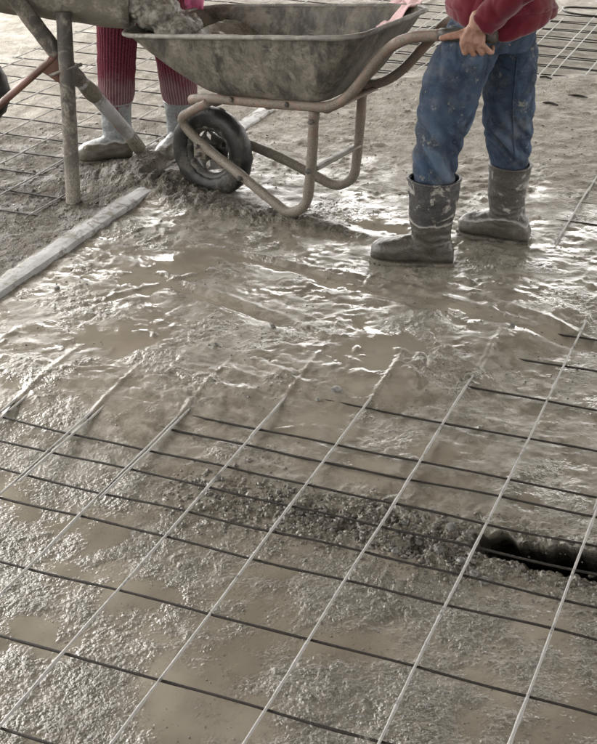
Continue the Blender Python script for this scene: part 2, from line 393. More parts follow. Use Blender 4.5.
    hl = ss(4.85, 5.02, l); hc = 3.30 + .06 * n2(x * 12, y * 12)
    hole = hl * (1 - ss(.075, .15, np.abs(t - hc) + .05 * n2(x * 16, y * 16)))
    z = z - .30 * hole
    z = z - .022 * ss(3.2, 3.6, l) * (1 - ss(4.5, 4.9, l)) * np.exp(-((t - 3.0) / .14) ** 2) * ss(-.1, .25, n2(x * 11, y * 11))
    pud = (p_pud * st + b_pud * (1 - st)) * (1 - np.clip(edge * 1.3, 0, 1) * .85)
    # ---- footprints, ruts and heaps round the barrow
    heap = .030 * bump2(x, y, -.40, 5.30, .28, .12, R(-31)) + .03 * bump2(x, y, -.02, 5.06, .20, .06, R(-35)) + .025 * bump2(x, y, .10, 4.95, .26, .04, R(-28)) \
         + .02 * bump2(x, y, -.25, 5.12, .25, .05, R(-30))
    z = z + .75 * heap * (1 + .9 * fbm(x * 22, y * 22, 4)); hm = np.clip(heap / .02, 0, 1); pud = pud * (1 - hm)
    for fx, fy, an in ((.42, 4.61, R(-5)), (.76, 4.87, R(-28))):
        z = z - .004 * bump2(x, y, fx, fy, .19, .08, an) + .012 * (bump2(x, y, fx, fy, .24, .12, an) - bump2(x, y, fx, fy, .18, .075, an))
    # ---- bay behind the form board
    lb = 1 - ss(-.10, -.04, d)
    bay = -.022 + .014 * fbm(wx * 5, wy * 5, 4) + .006 * ridge(x * 22, y * 22, 3) * (1 - .5 * ss(6, 7, y))
    near_b = np.exp(-(np.abs(d) / .28) ** 2) * (1 - ss(6.1, 6.6, y))
    bay = bay + .034 * near_b
    bay = bay + .07 * bump2(x, y, -.74, 5.70, .30, .18) * (1 + .5 * fbm(x * 12, y * 12, 3)) + .05 * bump2(x, y, -.45, 5.85, .2, .12)
    bay = bay - .010 * ss(6, 6.6, y)
    z = z + (bay - z) * lb; pud = pud * (1 - lb)
    mound = .040 * bump2(x, y, -.60, 5.52, .20, .13, R(20)) * (1 + .8 * fbm(x * 20, y * 20, 4)); z = z + mound
    mm = np.clip(mound / .03, 0, 1); pud = pud * (1 - mm)
    # ---- bare bed with exposed mesh at the far end
    fe = ss(7.2, 7.7, y + .25 * fbm(x * 2, y * 2, 2)) * (1 - lb)
    z = z + (-.028 + .008 * fbm(x * 5, y * 5, 3) - z) * fe; pud = pud * (1 - fe)
    dry = np.clip(np.maximum(ss(5.0, 6.6, y + .35 * x + .3 * fbm(x * 2.5, y * 2.5, 3)) * (1 - lb), lb * ss(6.0, 7.0, y - .1 * (x + 1))), 0, 1) * (1 - hm) * (1 - mm)
    dirt_shade = np.clip(lb * (1 - ss(5.9, 7.0, y + .25 * fbm(x * 3, y * 3, 3))) + .75 * hm * (1 - lb) + mm, 0, 1)  # mud mask that also paints the mixer's shade; barrow heaps take the same dark
    floor = np.clip((1 - st) * (1 - lb), 0, 1)
    dark_edge = np.clip(edge, 0, 1)
    floor = np.clip(np.maximum(floor, .8 * dark_edge), 0, 1)
    pourmask = (st > .5) & (lb < .5) & (fe < .5)
    return z, dict(wet=np.clip(grit, 0, 1), pud=pud, dry=dry, dirt_shade=dirt_shade, floor=floor, hole=hole), pourmask

# rows get wider apart with distance; columns fan out, then stretch to the horizon
ys = [1.75]
while ys[-1] < 10.2: ys.append(ys[-1] + max(.0026, (ys[-1] ** 2 + CAM_H ** 2) / (1803 * CAM_H) * 1.15))
yb = list(1.75 - np.cumsum(np.geomspace(.01, 4, 22)))[::-1]; yf = list(ys[-1] + np.cumsum(np.geomspace(.05, 60, 40)))
ys = np.array(yb + ys + yf)
core = np.linspace(-1.35, 1.35, 640); out = 1.35 + np.cumsum(np.geomspace(.006, 60, 45))
ks = np.concatenate([-out[::-1], core, out])
wrow = np.clip(.235 * np.hypot(ys, CAM_H), .235 * 2.5, 3.0)
X = ks[None, :] * wrow[:, None]; Yg = np.repeat(ys[:, None], len(ks), 1)
Z, AT, PM = terrain(X.ravel(), Yg.ravel())
HS = .32 * AT.pop('hole'); VG = np.stack([X.ravel() + HS * LD[0], Yg.ravel() + HS * LD[1], Z], -1);   # the gap runs back under the poured crust
nx = len(ks); ny = len(ys)
ii = (np.arange(ny - 1)[:, None] * nx + np.arange(nx - 1)[None, :]).ravel()
FG = np.stack([ii, ii + 1, ii + nx + 1, ii + nx], -1)
fp = PM[FG].mean(1) > .5
def sub(name, sel, label_kind):
    Fs = FG[sel]; u, inv = np.unique(Fs, return_inverse=True)
    o = link_mesh(name, VG[u], inv.reshape(-1, 4), M_GROUND, attrs={k: v[u] for k, v in AT.items()}); o['kind'] = label_kind; return o
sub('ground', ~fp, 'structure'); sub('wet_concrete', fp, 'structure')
def gz(x, y):
    z, _, _ = terrain(np.atleast_1d(np.asarray(x, float)), np.atleast_1d(np.asarray(y, float))); return z

# ------------------------------------------------------------------ inferred unseen storey: slab edges placed to shape the light, columns added to carry it
M_SOFFIT = m_plain('raw_concrete', (.30, .285, .26), .85, (.22, .21, .19), 6)
def slab_box(name, c, size, kind=None):
    o = MB().box((0, 0, 0), size, None, .01).obj(name, M_SOFFIT, None, None, False); o.location = c
    if kind: o['kind'] = kind
    return o
CEIL_Z, CEIL_Y, CEIL_X = 3.4, 15.0, -4.0
slab_box('unseen_ceiling', (CEIL_X + 5.2, CEIL_Y - 14, CEIL_Z + .1), (10.4, 28, .2), 'structure')
for cx, cy in ((CEIL_X + .3, 14.6), (6.0, 14.6), (CEIL_X + .3, 1.0), (6.0, 7.5), (6.0, 1.0), (CEIL_X + .3, -5)):
    o = slab_box('column', (cx, cy, CEIL_Z / 2 - .1), (.3, .3, CEIL_Z + .2))
    tag(o, 'unseen square raw concrete column added to carry the slab above', 'column', 'columns round the bay')

# ------------------------------------------------------------------ reinforcing mesh sheets
def bar(p0, p1, rad, z0, mat, parent, base, wav=.003, crust=.0, step=.018, seed=0., sag=0.):
    p0 = np.asarray(p0, float); p1 = np.asarray(p1, float); n = max(6, int(np.linalg.norm(p1 - p0) / step)); s = np.linspace(0, 1, n)
    P = np.zeros((n, 3)); P[:, :2] = p0 + (p1 - p0) * s[:, None]; L = np.linalg.norm(p1 - p0)
    q = s * L
    nrm = np.array([-(p1 - p0)[1], (p1 - p0)[0]]) / L
    P[:, :2] += nrm * (wav * n2(q * 2.3 + seed, q * 0 + seed * 1.7))[:, None]
    P[:, 2] = z0 + wav * n2(q * 3.1 + seed * 2.3, q * 0 + seed + 50) + sag * n2(q * 1.3 + seed, q * 0 + 77 + seed)
    r = rad * (1 + crust * np.clip(n2(q * 17 + seed * 3, q * 0 + 3.3) + n2(q * 4 + seed, q * 0 + 8.) * 1.1 - .1, 0, 1.2))
    return MB().tube(P, r, 10).obj('bar', mat, parent, base)
def sheet(label, l_list, t_list, l_rng, t_rng, dz=0., skew=0., dl=0., group=None, tw=.004, lr=.0034, tr=.0033, step=.018, lap=False):
    bx, by = xy(np.mean(l_rng), np.mean(t_rng)); base = (float(bx), float(by), dz)
    r = thing('reinforcing_mesh', label, 'steel mesh', base, group)
    for l in l_list:
        j = .02 * random.uniform(-1, 1); la = l + dl + j + (.075 if lap and l < 2 else 0)
        a = xy(la, (t_rng[0] if (not lap or l < 2) else 4.05) + .1 * random.random()); b = xy(la + skew * (t_rng[1] - t_rng[0]), t_rng[1] - .1 * random.random())
        bar(a, b, lr, dz + .002, M_BAR_L, r, base, .003, .55, step, random.uniform(0, 90))
    for t in t_list:
        j = .025 * random.uniform(-1, 1)
        a = xy(l_rng[0], t + j); b = xy(l_rng[1], t + j + .03 * random.uniform(-1, 1))
        bar(a, b, tr, dz - .0065, M_BAR_T, r, base, tw, .25, step, random.uniform(0, 90), .004)
    return r
sheet('welded steel mesh lying bare over the rough bed in front of the fresh pour', range(-3, 9), [-3, -2, -1, 0, 1, 2, 3, 4.03], (-3.2, 8.2), (-3.3, 4.3), tw=.006)
sheet('welded steel mesh lapped over the bare sheet and running in under the wet concrete', range(-3, 9), [2.52, 3.5, 4.42, 5.4, 6.4, 7.35, 8.3, 9.3, 10.3], (-3.1, 8.4), (2.3, 10.6), dz=.001, dl=.0, skew=-.002, tw=.006, lap=True)
sheet('welded steel mesh in the muddy bay on the mixer side of the form board', np.arange(-13.4, -3.4, 1.), np.arange(9.6, 18.5, .96), (-13.6, -3.9), (9.3, 18.8), dz=-.004, step=.07)
sheet('bright bare steel mesh behind the pour, beyond the wheelbarrow', np.arange(-10.6, 4.5, 1.), np.arange(18.9, 29, .97), (-10.8, 4.6), (18.6, 29.2), dz=-.004, step=.1)
sheet('half buried steel mesh behind the jacketed worker', np.arange(-2.3, 11, 1.), np.concatenate([np.arange(17.3, 20, .5), np.arange(20, 28, .97)]), (-2.5, 11.3), (15.6, 28), dz=-.002, step=.1)
sheet('steel mesh whose bars just break the drying concrete behind the boots', np.arange(4, 10, 1.), [12.4, 13.4, 14.4, 15.3, 16.3], (3.8, 10.2), (11.2, 17.0), dz=.023, step=.05)
# loose starter bar bent to a hook
hb = thing('hooked_bar', 'loose dark steel bar bent into a hook lying on far mesh', 'rebar', (1.9, 9.0, .0))
MB().tube(round_path([(2.75, 8.72, .03), (1.95, 8.93, .03), (1.80, 9.02, .035), (1.82, 9.20, .035), (2.1, 9.16, .03)], .1), .007, 8).obj('bar', M_BAR_T, hb, (1.9, 9.0, 0))
for x0, y0, x1, y1 in ((1.36, 7.33, 1.42, 7.29), (1.29, 6.80, 1.36, 6.75), (1.45, 6.96, 1.55, 6.91)):
    z0 = float(gz((x0 + x1) / 2, (y0 + y1) / 2)[0])
    o = MB().tube(curve([(x0, y0, z0), ((x0 + x1) / 2, (y0 + y1) / 2 + .01, z0 + .006), (x1, y1, z0)], 5), .006, 8).obj('bar_stub', M_BAR_T, None, None)
    tag(o, 'short dark steel stub poking out of drying concrete behind jeans', 'rebar', 'steel stubs in the drying concrete')

# tie wire twisted round a crossing
tb = xy(5, 3.5)
tw_pts = [(tb[0] + .012 * math.cos(a) * (1 + .15 * a / 9), tb[1] + .012 * math.sin(a), .004 + .004 * math.sin(a * .5)) for a in np.linspace(0, 9, 30)]
tw_pts += [(tb[0] - .016, tb[1] - .012, .012), (tb[0] - .022, tb[1] - .004, .018)]
tag(MB().tube(tw_pts, .0012, 6).obj('tie_wire', M_BAR_L, None), 'thin loop of tie wire twisted round a mesh crossing above the dark gap', 'wire')

# ------------------------------------------------------------------ form board along the left of the pour
M_BOARD = m_mudpaint('cement_skinned_timber', (.30, .30, .30), .48, .64, (.17, .155, .13), sc=16, rough=.6, paint2=(.41, .41, .415))
def board():
    L0, L1, w, th = -.75, 2.05, .074, .03; n = 90; V = []
    base = (BP[0], BP[1], 0.)
    r = thing('form_board', 'long timber form board skinned in pale grey cement at pour edge', 'board', base)
    s = np.linspace(L0, L1, n); rings = []
    prof = [(-w / 2, -th), (w / 2 - .004, -th), (w / 2, -th + .004), (w / 2, -.005), (w / 2 - .005, 0), (0, .002), (-w / 2 + .005, 0), (-w / 2, -.005)]
    for q in s:
        c = np.array([BP[0] + BD[0] * q, BP[1] + BD[1] * q, .040 + .004 * n2(np.array([q * 2]), np.array([3.]))[0]])
        e = .004 * n2(np.array([q * 9]), np.array([9.]))[0]
        rings.append([(c[0] + BN[0] * (a + (e if a > 0 else -e)), c[1] + BN[1] * (a + (e if a > 0 else -e)), c[2] + b + a * -.06) for a, b in prof])
    MB().loft(rings).obj('plank', M_BOARD, r, base, False)
    # ragged bead of set cement stuck along its foot
    rings = []
    for q in np.linspace(L0, .62, 110):
        h = .012 + .016 * n2(np.array([q * 11]), np.array([4.]))[0] + .008 * n2(np.array([q * 31]), np.array([1.]))[0]
        wv = .034 + .026 * n2(np.array([q * 7]), np.array([14.]))[0] + .012 * n2(np.array([q * 25]), np.array([6.]))[0]
        c = (BP[0] + BD[0] * q, BP[1] + BD[1] * q)
        pr = [(w / 2 + .008, -.02), (w / 2 + .008, h * .95), (w / 2 + .014, h), (w / 2 + wv * .5, h * .75), (w / 2 + wv, .006), (w / 2 + wv, -.02)]
        rings.append([(c[0] + BN[0] * a, c[1] + BN[1] * a, b) for a, b in pr])
    MB().loft(rings).obj('cement_bead', m_paste('set_cement', (.30, .295, .28), (.46, .455, .44), .6, 25), r, base)
board()

# ------------------------------------------------------------------ wheelbarrow
WB = np.array([-.409, 5.461]); WTH = R(31); WA = np.array([math.cos(WTH), -math.sin(WTH)]); WBn = np.array([math.sin(WTH), math.cos(WTH)])
def wb(u, v, z): return np.array([WB[0] + u * WA[0] + v * WBn[0], WB[1] + u * WA[1] + v * WBn[1], z])
def m_tray():
    t = NT('cement_caked_tray'); run = t.noise(13, 8, .75, t.mapping((1, 1, .4)), .3); a = t.noise(9, 8, .75, dist=.4); b = t.noise(70, 5, .65); scr = t.noise(5, 4, .6, t.mapping((.6, .6, 5)), 1.2)
    c = t.mix(t.rng(run, .36, .64), (.045, .042, .037), (.175, .160, .133))
    c = t.mix(t.rng(a, .48, .66, 0, .8), c, (.29, .268, .228)); c = t.mix(t.rng(b, .56, .70, 0, .6), c, (.045, .043, .04))
    c = t.mix(t.rng(scr, .66, .70, 0, .8), c, (.035, .033, .03)); c = t.mix(t.rng(t.noise(30, 6, .75), .66, .72, 0, .6), c, (.28, .26, .22))
    return t.set(c, t.rng(a, .3, .7, .4, .75), t.bump(b, .6, .004, t.bump(a, .5, .008)), spec=.4)
M_TRAY = m_tray()
M_FRAME = m_mudpaint('salmon_paint_splashed', (.215, .148, .12), .42, .56, (.14, .123, .10), zmud=.36, sc=26, rough=.55, paint2=(.15, .105, .085))
M_SKID = m_mudpaint('mud_caked_tube', (.16, .115, .09), .30, .5, (.125, .11, .088), zmud=.5, sc=18, rough=.6)
M_GRIP = m_mudpaint('dark_grip', (.055, .048, .040), .55, .7, (.15, .13, .105), sc=20, rough=.5)
M_TYRE = m_mudpaint('muddy_black_rubber', (.020, .020, .019), .48, .70, (.085, .077, .064), sc=12, rough=.45)
M_RIM = m_mudpaint('dark_rim_steel', (.06, .058, .055), .45, .65, (.13, .118, .098), sc=16, rough=.5)
M_LIP = m_mudpaint('cement_on_rim', (.26, .25, .225), .5, .7, (.36, .345, .31), sc=22, rough=.5)
M_PASTE = m_paste('wet_cement_paste'); M_PASTE_D = m_paste('dark_wet_paste', (.085, .078, .062), (.155, .143, .118), .35, 22)
base = (float(WB[0]), float(WB[1]), 0.)
bw = thing('wheelbarrow', 'cement-caked wheelbarrow with black tyre and salmon tubular frame', 'wheelbarrow', base)
def rrect(u0, u1, hv, rc, zf, zr, off=0., n=9, zadd=0.):
    u0 -= off; u1 += off; hv += off; rc += off; P = []
    for cu, cv, a0 in ((u1 - rc, hv - rc, 0), (u0 + rc, hv - rc, 90), (u0 + rc, -hv + rc, 180), (u1 - rc, -hv + rc, 270)):
        for k in range(n):
            a = R(a0 + 90 * k / (n - 1)); P.append((cu + rc * math.cos(a), cv + rc * math.sin(a)))
    out = []
    for i in range(len(P)):
        a = np.array(P[i]); b = np.array(P[(i + 1) % len(P)]); L = np.linalg.norm(b - a); m = max(1, int(L / .04))
        for k in range(m): out.append(a + (b - a) * k / m)
    r = []
    for u, v in out:
        f = (u - (-.19)) / 1.07; r.append((u, v, zf + (zr - zf) * f + zadd))
    return r
def tray_ring(k, off=0.):
    """k 0 = floor edge, 1 = rim"""
    e = k ** .8
    return rrect(.17 + (-.185 - .17) * e, .70 + (.905 - .70) * e, .20 + .125 * k ** .7, .07 + .05 * k, .487 + (.722 - .487) * k, .553 + (.835 - .553) * k, off)
def resample(r, n=128):
    P = np.array(r + [r[0]]); d = np.concatenate([[0], np.cumsum(np.linalg.norm(np.diff(P, axis=0), axis=1))]); q = np.linspace(0, d[-1], n, endpoint=False)
    return np.stack([np.interp(q, d, P[:, i]) for i in range(3)], -1)
def dent(P, k):
    w = n3(P * 6) * .006 + n3(P * 17) * .0025; c = P.mean(0); d = P - c; d[:, 2] = 0; d /= np.linalg.norm(d, axis=1)[:, None]
    return P + d * (w * min(1, k * 3))[:, None]
rows = []
ks_ = [0, .02, .06, .14, .25, .4, .55, .7, .84, .94, 1.0]
flo = [resample(tray_ring(0)) for _ in range(1)][0]; cen = flo.mean(0)
rings = [cen + (flo - cen) * .02 + [0, 0, -.012], cen + (flo - cen) * .5 + [0, 0, -.012], cen + (flo - cen) * .86 + [0, 0, -.010]]
rings += [dent(resample(tray_ring(k)), k) for k in ks_]
inner = [dent(resample(tray_ring(k, -.008 if k < 1 else -.004)), k) + [0, 0, .004 if k < .95 else 0] for k in ks_[::-1]]
rings += inner + [cen + (flo - cen) * .5 + [0, 0, .004], cen + (flo - cen) * .02 + [0, 0, .004]]
TW = [[wb(*p) for p in r] for r in rings]
MB().loft(TW, True).obj('tray', M_TRAY, bw, base)
rim = dent(resample(tray_ring(1.0, .010)), 1.); rp = [wb(*p) for p in rim]; rp.append(rp[0])
MB().tube(rp, .0095 + .0025 * n3(np.array(rp) * 25), 10, False).obj('rim_lip', M_LIP, bw, base)
# wet coat inside: load surface, thick at the nose under the chute
def load():
    n = 46; V = []; F = []
    rr = resample(tray_ring(.42, -.010), 96)
    c = rr.mean(0); V.append(c); m = 14
    for i in range(1, m + 1):
        for p in rr: V.append(c + (p - c) * i / m)
    for j in range(96): F.append((0, 1 + j, 1 + (j + 1) % 96))
    for i in range(m - 1):
        for j in range(96): a = 1 + i * 96 + j; b = 1 + i * 96 + (j + 1) % 96; F.append((a, a + 96, b + 96, b))
    V = np.array(V); nose = np.exp(-((V[:, 0] + .14) / .23) ** 2)
    V[:, 2] += .012 * n3(V * 14) + .008 * n3(V * 34) + .165 * nose
    V = np.array([wb(*p) for p in V])
    o = link_mesh('concrete_load', V, F, M_PASTE, None, base=base); o.location = base
    tag(o, 'grey wet concrete lying in the wheelbarrow tray', 'concrete')
load()
# smeared skin of concrete up the far inner wall
# frame: rail + handle, each side one tube; skid loop with leg each side
for sgn in (-1, 1):
    s = sgn
    rail = [(.02, s * .10, .437), (.15, s * .165, .478), (.45, s * .185, .503), (.74, s * .20, .530), (.83, s * .215, .592), (1.00, s * .245, .800), (1.09, s * .25, .850), (1.22, s * .255, .873)]
    P = seg_fill(round_path([wb(*p) for p in rail], .09, 7), .02)
    MB().tube(P, .0205 + .0016 * n3(P * 30), 12).obj('handle_rail', M_FRAME, bw, base)
    g = [wb(1.21, s * .255, .8725), wb(1.30, s * .257, .882), wb(1.42, s * .26, .890)]
    MB().tube(seg_fill(np.array(g), .02), .0235, 12).obj('grip', M_GRIP, bw, base)
    skid = [(.15, s * .165, .462), (-.075, s * .075, .335), (.05, s * .085, .245), (.30, s * .15, .165), (.55, s * .195, .062), (.635, s * .197, .115), (.655, s * .195, .30), (.665, s * .195, .505)]
    P = seg_fill(round_path([wb(*p) for p in skid], .085, 8), .02)
    k = len(P) * 2 // 3
    MB().tube(P, .0210 + .0024 * n3(P * 26), 12).obj('leg_tube', M_FRAME, bw, base)
# cross straps
for a, b, w_ in (((.652, -.185, .265), (.652, .185, .265), .020), ((.45, -.19, .485), (.45, .19, .485), .016), ((.72, -.2, .512), (.72, .2, .512), .016)):
    P = seg_fill(np.array([wb(*a), wb(*b)]), .03); MB().tube(P, w_, 10, True, .45).obj('cross_bar', M_FRAME, bw, base)
# wheel
def wheel(parent, base, cen, axis, Rr, wid, mt, mr, name='wheel', spokes=5):
    ax = Vector(axis).normalized(); e1 = Vector((0, 0, 1)); e2 = ax.cross(e1).normalized(); cen = Vector(cen)
    def ringsurf(prof, n=56, lug=None):
        rings = []
        for i in range(n):
            a = 2 * math.pi * i / n; d = e1 * math.cos(a) + e2 * math.sin(a)
            rings.append([cen + d * (r + (lug(i, w) if lug else 0)) + ax * w for r, w in prof])
        m = len(prof); V = [p for r in rings for p in r]; F = [(i * m + j, i * m + (j + 1) % m, ((i + 1) % n) * m + (j + 1) % m, ((i + 1) % n) * m + j) for i in range(n) for j in range(m)]
        return V, F
    h = wid / 2
    tk = Rr * .44
    ty = [(Rr - tk, -h * .55), (Rr - tk * .88, -h * .84), (Rr - tk * .5, -h), (Rr - tk * .2, -h * .86), (Rr - .003, -h * .5), (Rr, 0), (Rr - .003, h * .5), (Rr - tk * .2, h * .86), (Rr - tk * .5, h), (Rr - tk * .88, h * .84), (Rr - tk, h * .55)]
    q = Rr - tk
    w = link_mesh(name, *MB_pair(ringsurf([(q, -h * .62), (q + .007, -h * .66), (q + .008, -h * .5), (q - .008, -h * .35), (q - .008, h * .35), (q + .008, h * .5), (q + .007, h * .66), (q, h * .62), (q - .016, h * .3), (q - .016, -h * .3)])), mr, parent, True, base)
    link_mesh('tyre', *MB_pair(ringsurf(ty, 72, lambda i, g: (.0022 if (i // 2) % 2 else -.001) if abs(g) > h * .3 and abs(g) < h * .9 else 0)), mt, w, True, base)
    mb = MB(); ri = q - .012; sec = 2 * math.pi / spokes
    def pt(r, a, o): return tuple(cen + (e1 * math.cos(a) + e2 * math.sin(a)) * r + ax * o)
    for k in range(spokes):                      # pressed disc: webs between round-ended holes
        a0 = sec * (k + .3); hw = sec * .44
        pr = [(.02, hw * 1.4), (ri * .42, hw * 1.35), (ri * .55, hw * .92), (ri * .72, hw * .78), (ri * .86, hw * 1.0), (ri * .93, sec * .5), (ri, sec * .5)]
        out = [(r, a0 - g) for r, g in pr] + [(r, a0 + g) for r, g in pr[::-1]]
        mb.loft([[pt(r, a, o + .012 * (1 - r / ri)) for r, a in out] for o in (-.004, .004)])
    mb.obj('disc', mr, w, base)
    mb = MB().tube([cen - ax * (h + .012), cen - ax * h * .8, cen + ax * h * .8, cen + ax * (h + .012)], [.016, .030, .030, .016], 16)
    mb.obj('hub', mr, w, base); return w
def MB_pair(p): return p[0], [list(f) for f in p[1]]
wheel(bw, base, wb(.045, 0, .192), (WBn[0], WBn[1], 0), .195, .085, M_TYRE, M_RIM)
MB().tube([wb(.045, -.115, .205), wb(.045, .115, .205)], .010, 10).obj('axle', M_RIM, bw, base)
for s in (-1, 1):
    MB().box(wb(.045, s * .088, .222), (.06, .012, .075), Matrix.Rotation(-WTH, 3, 'Z'), .003).obj('axle_bracket', M_SKID, bw, base)

for u, v, z in ((.28, -.195, .497), (.55, -.205, .517), (.655, -.222, .27), (.665, -.222, .47), (.05, -.118, .245), (.30, -.175, .165)):
    c0 = wb(u, v, z); d0 = np.array([-WBn[0], -WBn[1], 0.]) * .012
    MB().tube([c0 - d0 * .3, c0 + d0 * .5, c0 + d0 * .8, c0 + d0], [.011, .011, .010, .006], 6).obj('bolt', M_RIM, bw, base, False)

# pale pink rag hung over the far corner of the tray
def rag():
    n = 26; V = []; F = []; o0 = np.array([.45, 5.45, .80])
    for i in range(n):
        for j in range(n):
            a = i / (n - 1) - .5; b = j / (n - 1) - .5
            V.append((a * .22, b * .16, 0))
    V = np.array(V); P = V * [1, 1, 0]
    V[:, 2] = .028 * n3(P * 14 + 3) + .016 * n3(P * 34) + .05 * V[:, 0] / .1 - .6 * np.maximum(0, -V[:, 0] - .03) + .02
    V = V @ np.array(Matrix.Rotation(R(25), 3, 'Z')).T + np.array([.43, 5.37, .815])
    F = [(i * n + j, i * n + j + 1, (i + 1) * n + j + 1, (i + 1) * n + j) for i in range(n - 1) for j in range(n - 1)]
    V2 = V - [0, 0, .004]; m = len(V); F2 = [tuple(k + m for k in f[::-1]) for f in F]
    o = link_mesh('rag', np.vstack([V, V2]), F + F2, m_cloth('pale_pink_cloth', (.72, .42, .45), (.80, .62, .62), 12), None, base=(.43, 5.37, .8)); o.location = (.43, 5.37, .8)
    tag(o, 'crumpled pale pink rag on the far rear corner of the wheelbarrow', 'rag')
rag()

# ------------------------------------------------------------------ mixer: discharge chute on its stand
mbase = (-.93, 5.36, 0.)
mx = thing('concrete_mixer', 'muddy steel discharge chute on a post and crossed tube braces', 'mixer', mbase)
M_CHUTE = m_mudpaint('cement_dried_on_chute', (.20, .185, .155), .45, .65, (.24, .225, .19), sc=7, rough=.65)
M_POST = m_mudpaint('grey_muddy_steel', (.10, .09, .08), .45, .62, (.18, .165, .14), zmud=.15, sc=14, rough=.6)
M_RED = m_mudpaint('red_oxide_paint', (.15, .075, .055), .58, .74, (.18, .16, .135), sc=16, rough=.6)
M_PIPE = m_mudpaint('pale_pipe', (.34, .34, .35), .48, .64, (.15, .13, .11), sc=10, rough=.5, paint2=(.16, .14, .125))
def chute():
    a0 = np.array([-1.75, 5.56, 1.01]); a1 = np.array([-.665, 5.50, .880]); n = 30; m = 22; rad = .185
    V = []; rings = []
    T = (a1 - a0) / np.linalg.norm(a1 - a0); sd_ = np.cross(T, [0, 0, 1.]); sd_ /= np.linalg.norm(sd_); up = np.cross(sd_, T)
    for i in range(n):
        c = a0 + (a1 - a0) * i / (n - 1); r_ = []
        for k in range(m):
            an = R(-15 + 210 * k / (m - 1)) + math.pi; r_.append(c + rad * (math.cos(an) * sd_ + math.sin(an) * up) * (1 + .012 * math.sin(i * 1.3 + k)))
        for k in range(m - 1, -1, -1):
            an = R(-15 + 210 * k / (m - 1)) + math.pi; r_.append(c + (rad - .012) * (math.cos(an) * sd_ + math.sin(an) * up))
        rings.append(r_)
    MB().loft(rings).obj('chute', M_CHUTE, mx, mbase)
chute()
P = seg_fill(np.array([(-.968, 5.34, -.06), (-.945, 5.34, .74), (-.945, 5.345, .80)]), .04); MB().tube(P, .0315 + .0015 * n3(P * 18), 14).obj('post', M_POST, mx, mbase)
P = seg_fill(np.array([(-1.19, 5.30, .96), (-.955, 5.40, .56), (-.84, 5.50, .385), (-.745, 5.60, .215), (-.705, 5.645, .135)]), .03)
k1 = int(len(P) * .52)
MB().tube(P[:k1 + 1], .034 + .002 * n3(P[:k1 + 1] * 20), 14).obj('brace', M_POST, mx, mbase)
MB().tube(P[k1:-2], .029, 14).obj('brace_pipe', M_PIPE, mx, mbase)
MB().tube(P[-4:], .029 + .003 * n3(P[-4:] * 20), 12)  .obj('pipe_shoe', M_SKID, mx, mbase)
Q = np.array(P[k1 - 2:k1 + 5]); MB().tube(Q, .033 + .008 * n3(Q * 40), 12).obj('mud_collar', M_SKID, mx, mbase)
P = seg_fill(np.array([(-1.40, 5.36, .29), (-.985, 5.385, .625)]), .04); MB().tube(P, .036, 8, True, .45).obj('flat_brace', M_RED, mx, mbase)
MB().box((-.99, 5.365, .575), (.10, .018, .11), Matrix.Rotation(R(35), 3, 'Y'), .004).obj('gusset', M_RED, mx, mbase)
MB().tube([(-1.02, 5.335, .545), (-.88, 5.30, .60)], .007, 8).obj('bolt', M_POST, mx, mbase)
P = seg_fill(np.array([(-1.70, 5.38, -.05), (-1.68, 5.40, .86)]), .05); MB().tube(P, .0285, 12).obj('post', M_POST, mx, mbase)
wheel(mx, mbase, (-1.46, 5.90, .345), (-.45, -.89, 0), .165, .09, M_TYRE, m_plain('pale_rim_paint', (.55, .55, .54), .45), 'wheel', 6)
MB().tube([(-1.46, 5.90, .345), (-1.60, 5.62, .40), (-1.69, 5.40, .45)], .018, 10).obj('axle', M_POST, mx, mbase)
def blob(name, parts, seed, mat, voxel=.012, amp=.018):
    mb = MB()
    for (cx, cy, cz, rx, ry, rz) in parts:
        bm = bmesh.new(); bmesh.ops.create_icosphere(bm, subdivisions=3, radius=1)
        mb.add([(cx + v.co.x * rx, cy + v.co.y * ry, cz + v.co.z * rz) for v in bm.verts], [[v.index for v in f.verts] for f in bm.faces]); bm.free()
    V, N, F = remesh(mb, voxel, 3)
    V = V + N * (amp * n3(V * 13 + seed) + amp * .7 * np.abs(n3(V * 31 + seed)) + amp * .35 * n3(V * 60) + amp * .25 * n3(V * 120))[:, None]
    c = V.mean(0); o = link_mesh(name, V, F, mat, None, base=c); o.location = c; return o
o = blob('concrete_slump', [(-.78, 5.50, .87, .17, .15, .10), (-.65, 5.47, .83, .11, .14, .09), (-.575, 5.45, .775, .09, .13, .075), (-.50, 5.42, .725, .10, .13, .06), (-.95, 5.51, .92, .15, .14, .08)], 3., m_paste('lumpy_grey_concrete', (.12, .11, .092), (.33, .315, .28), .45, 42), .008, .018)
tag(o, 'lumpy grey concrete sliding off the chute lip into the wheelbarrow', 'concrete')

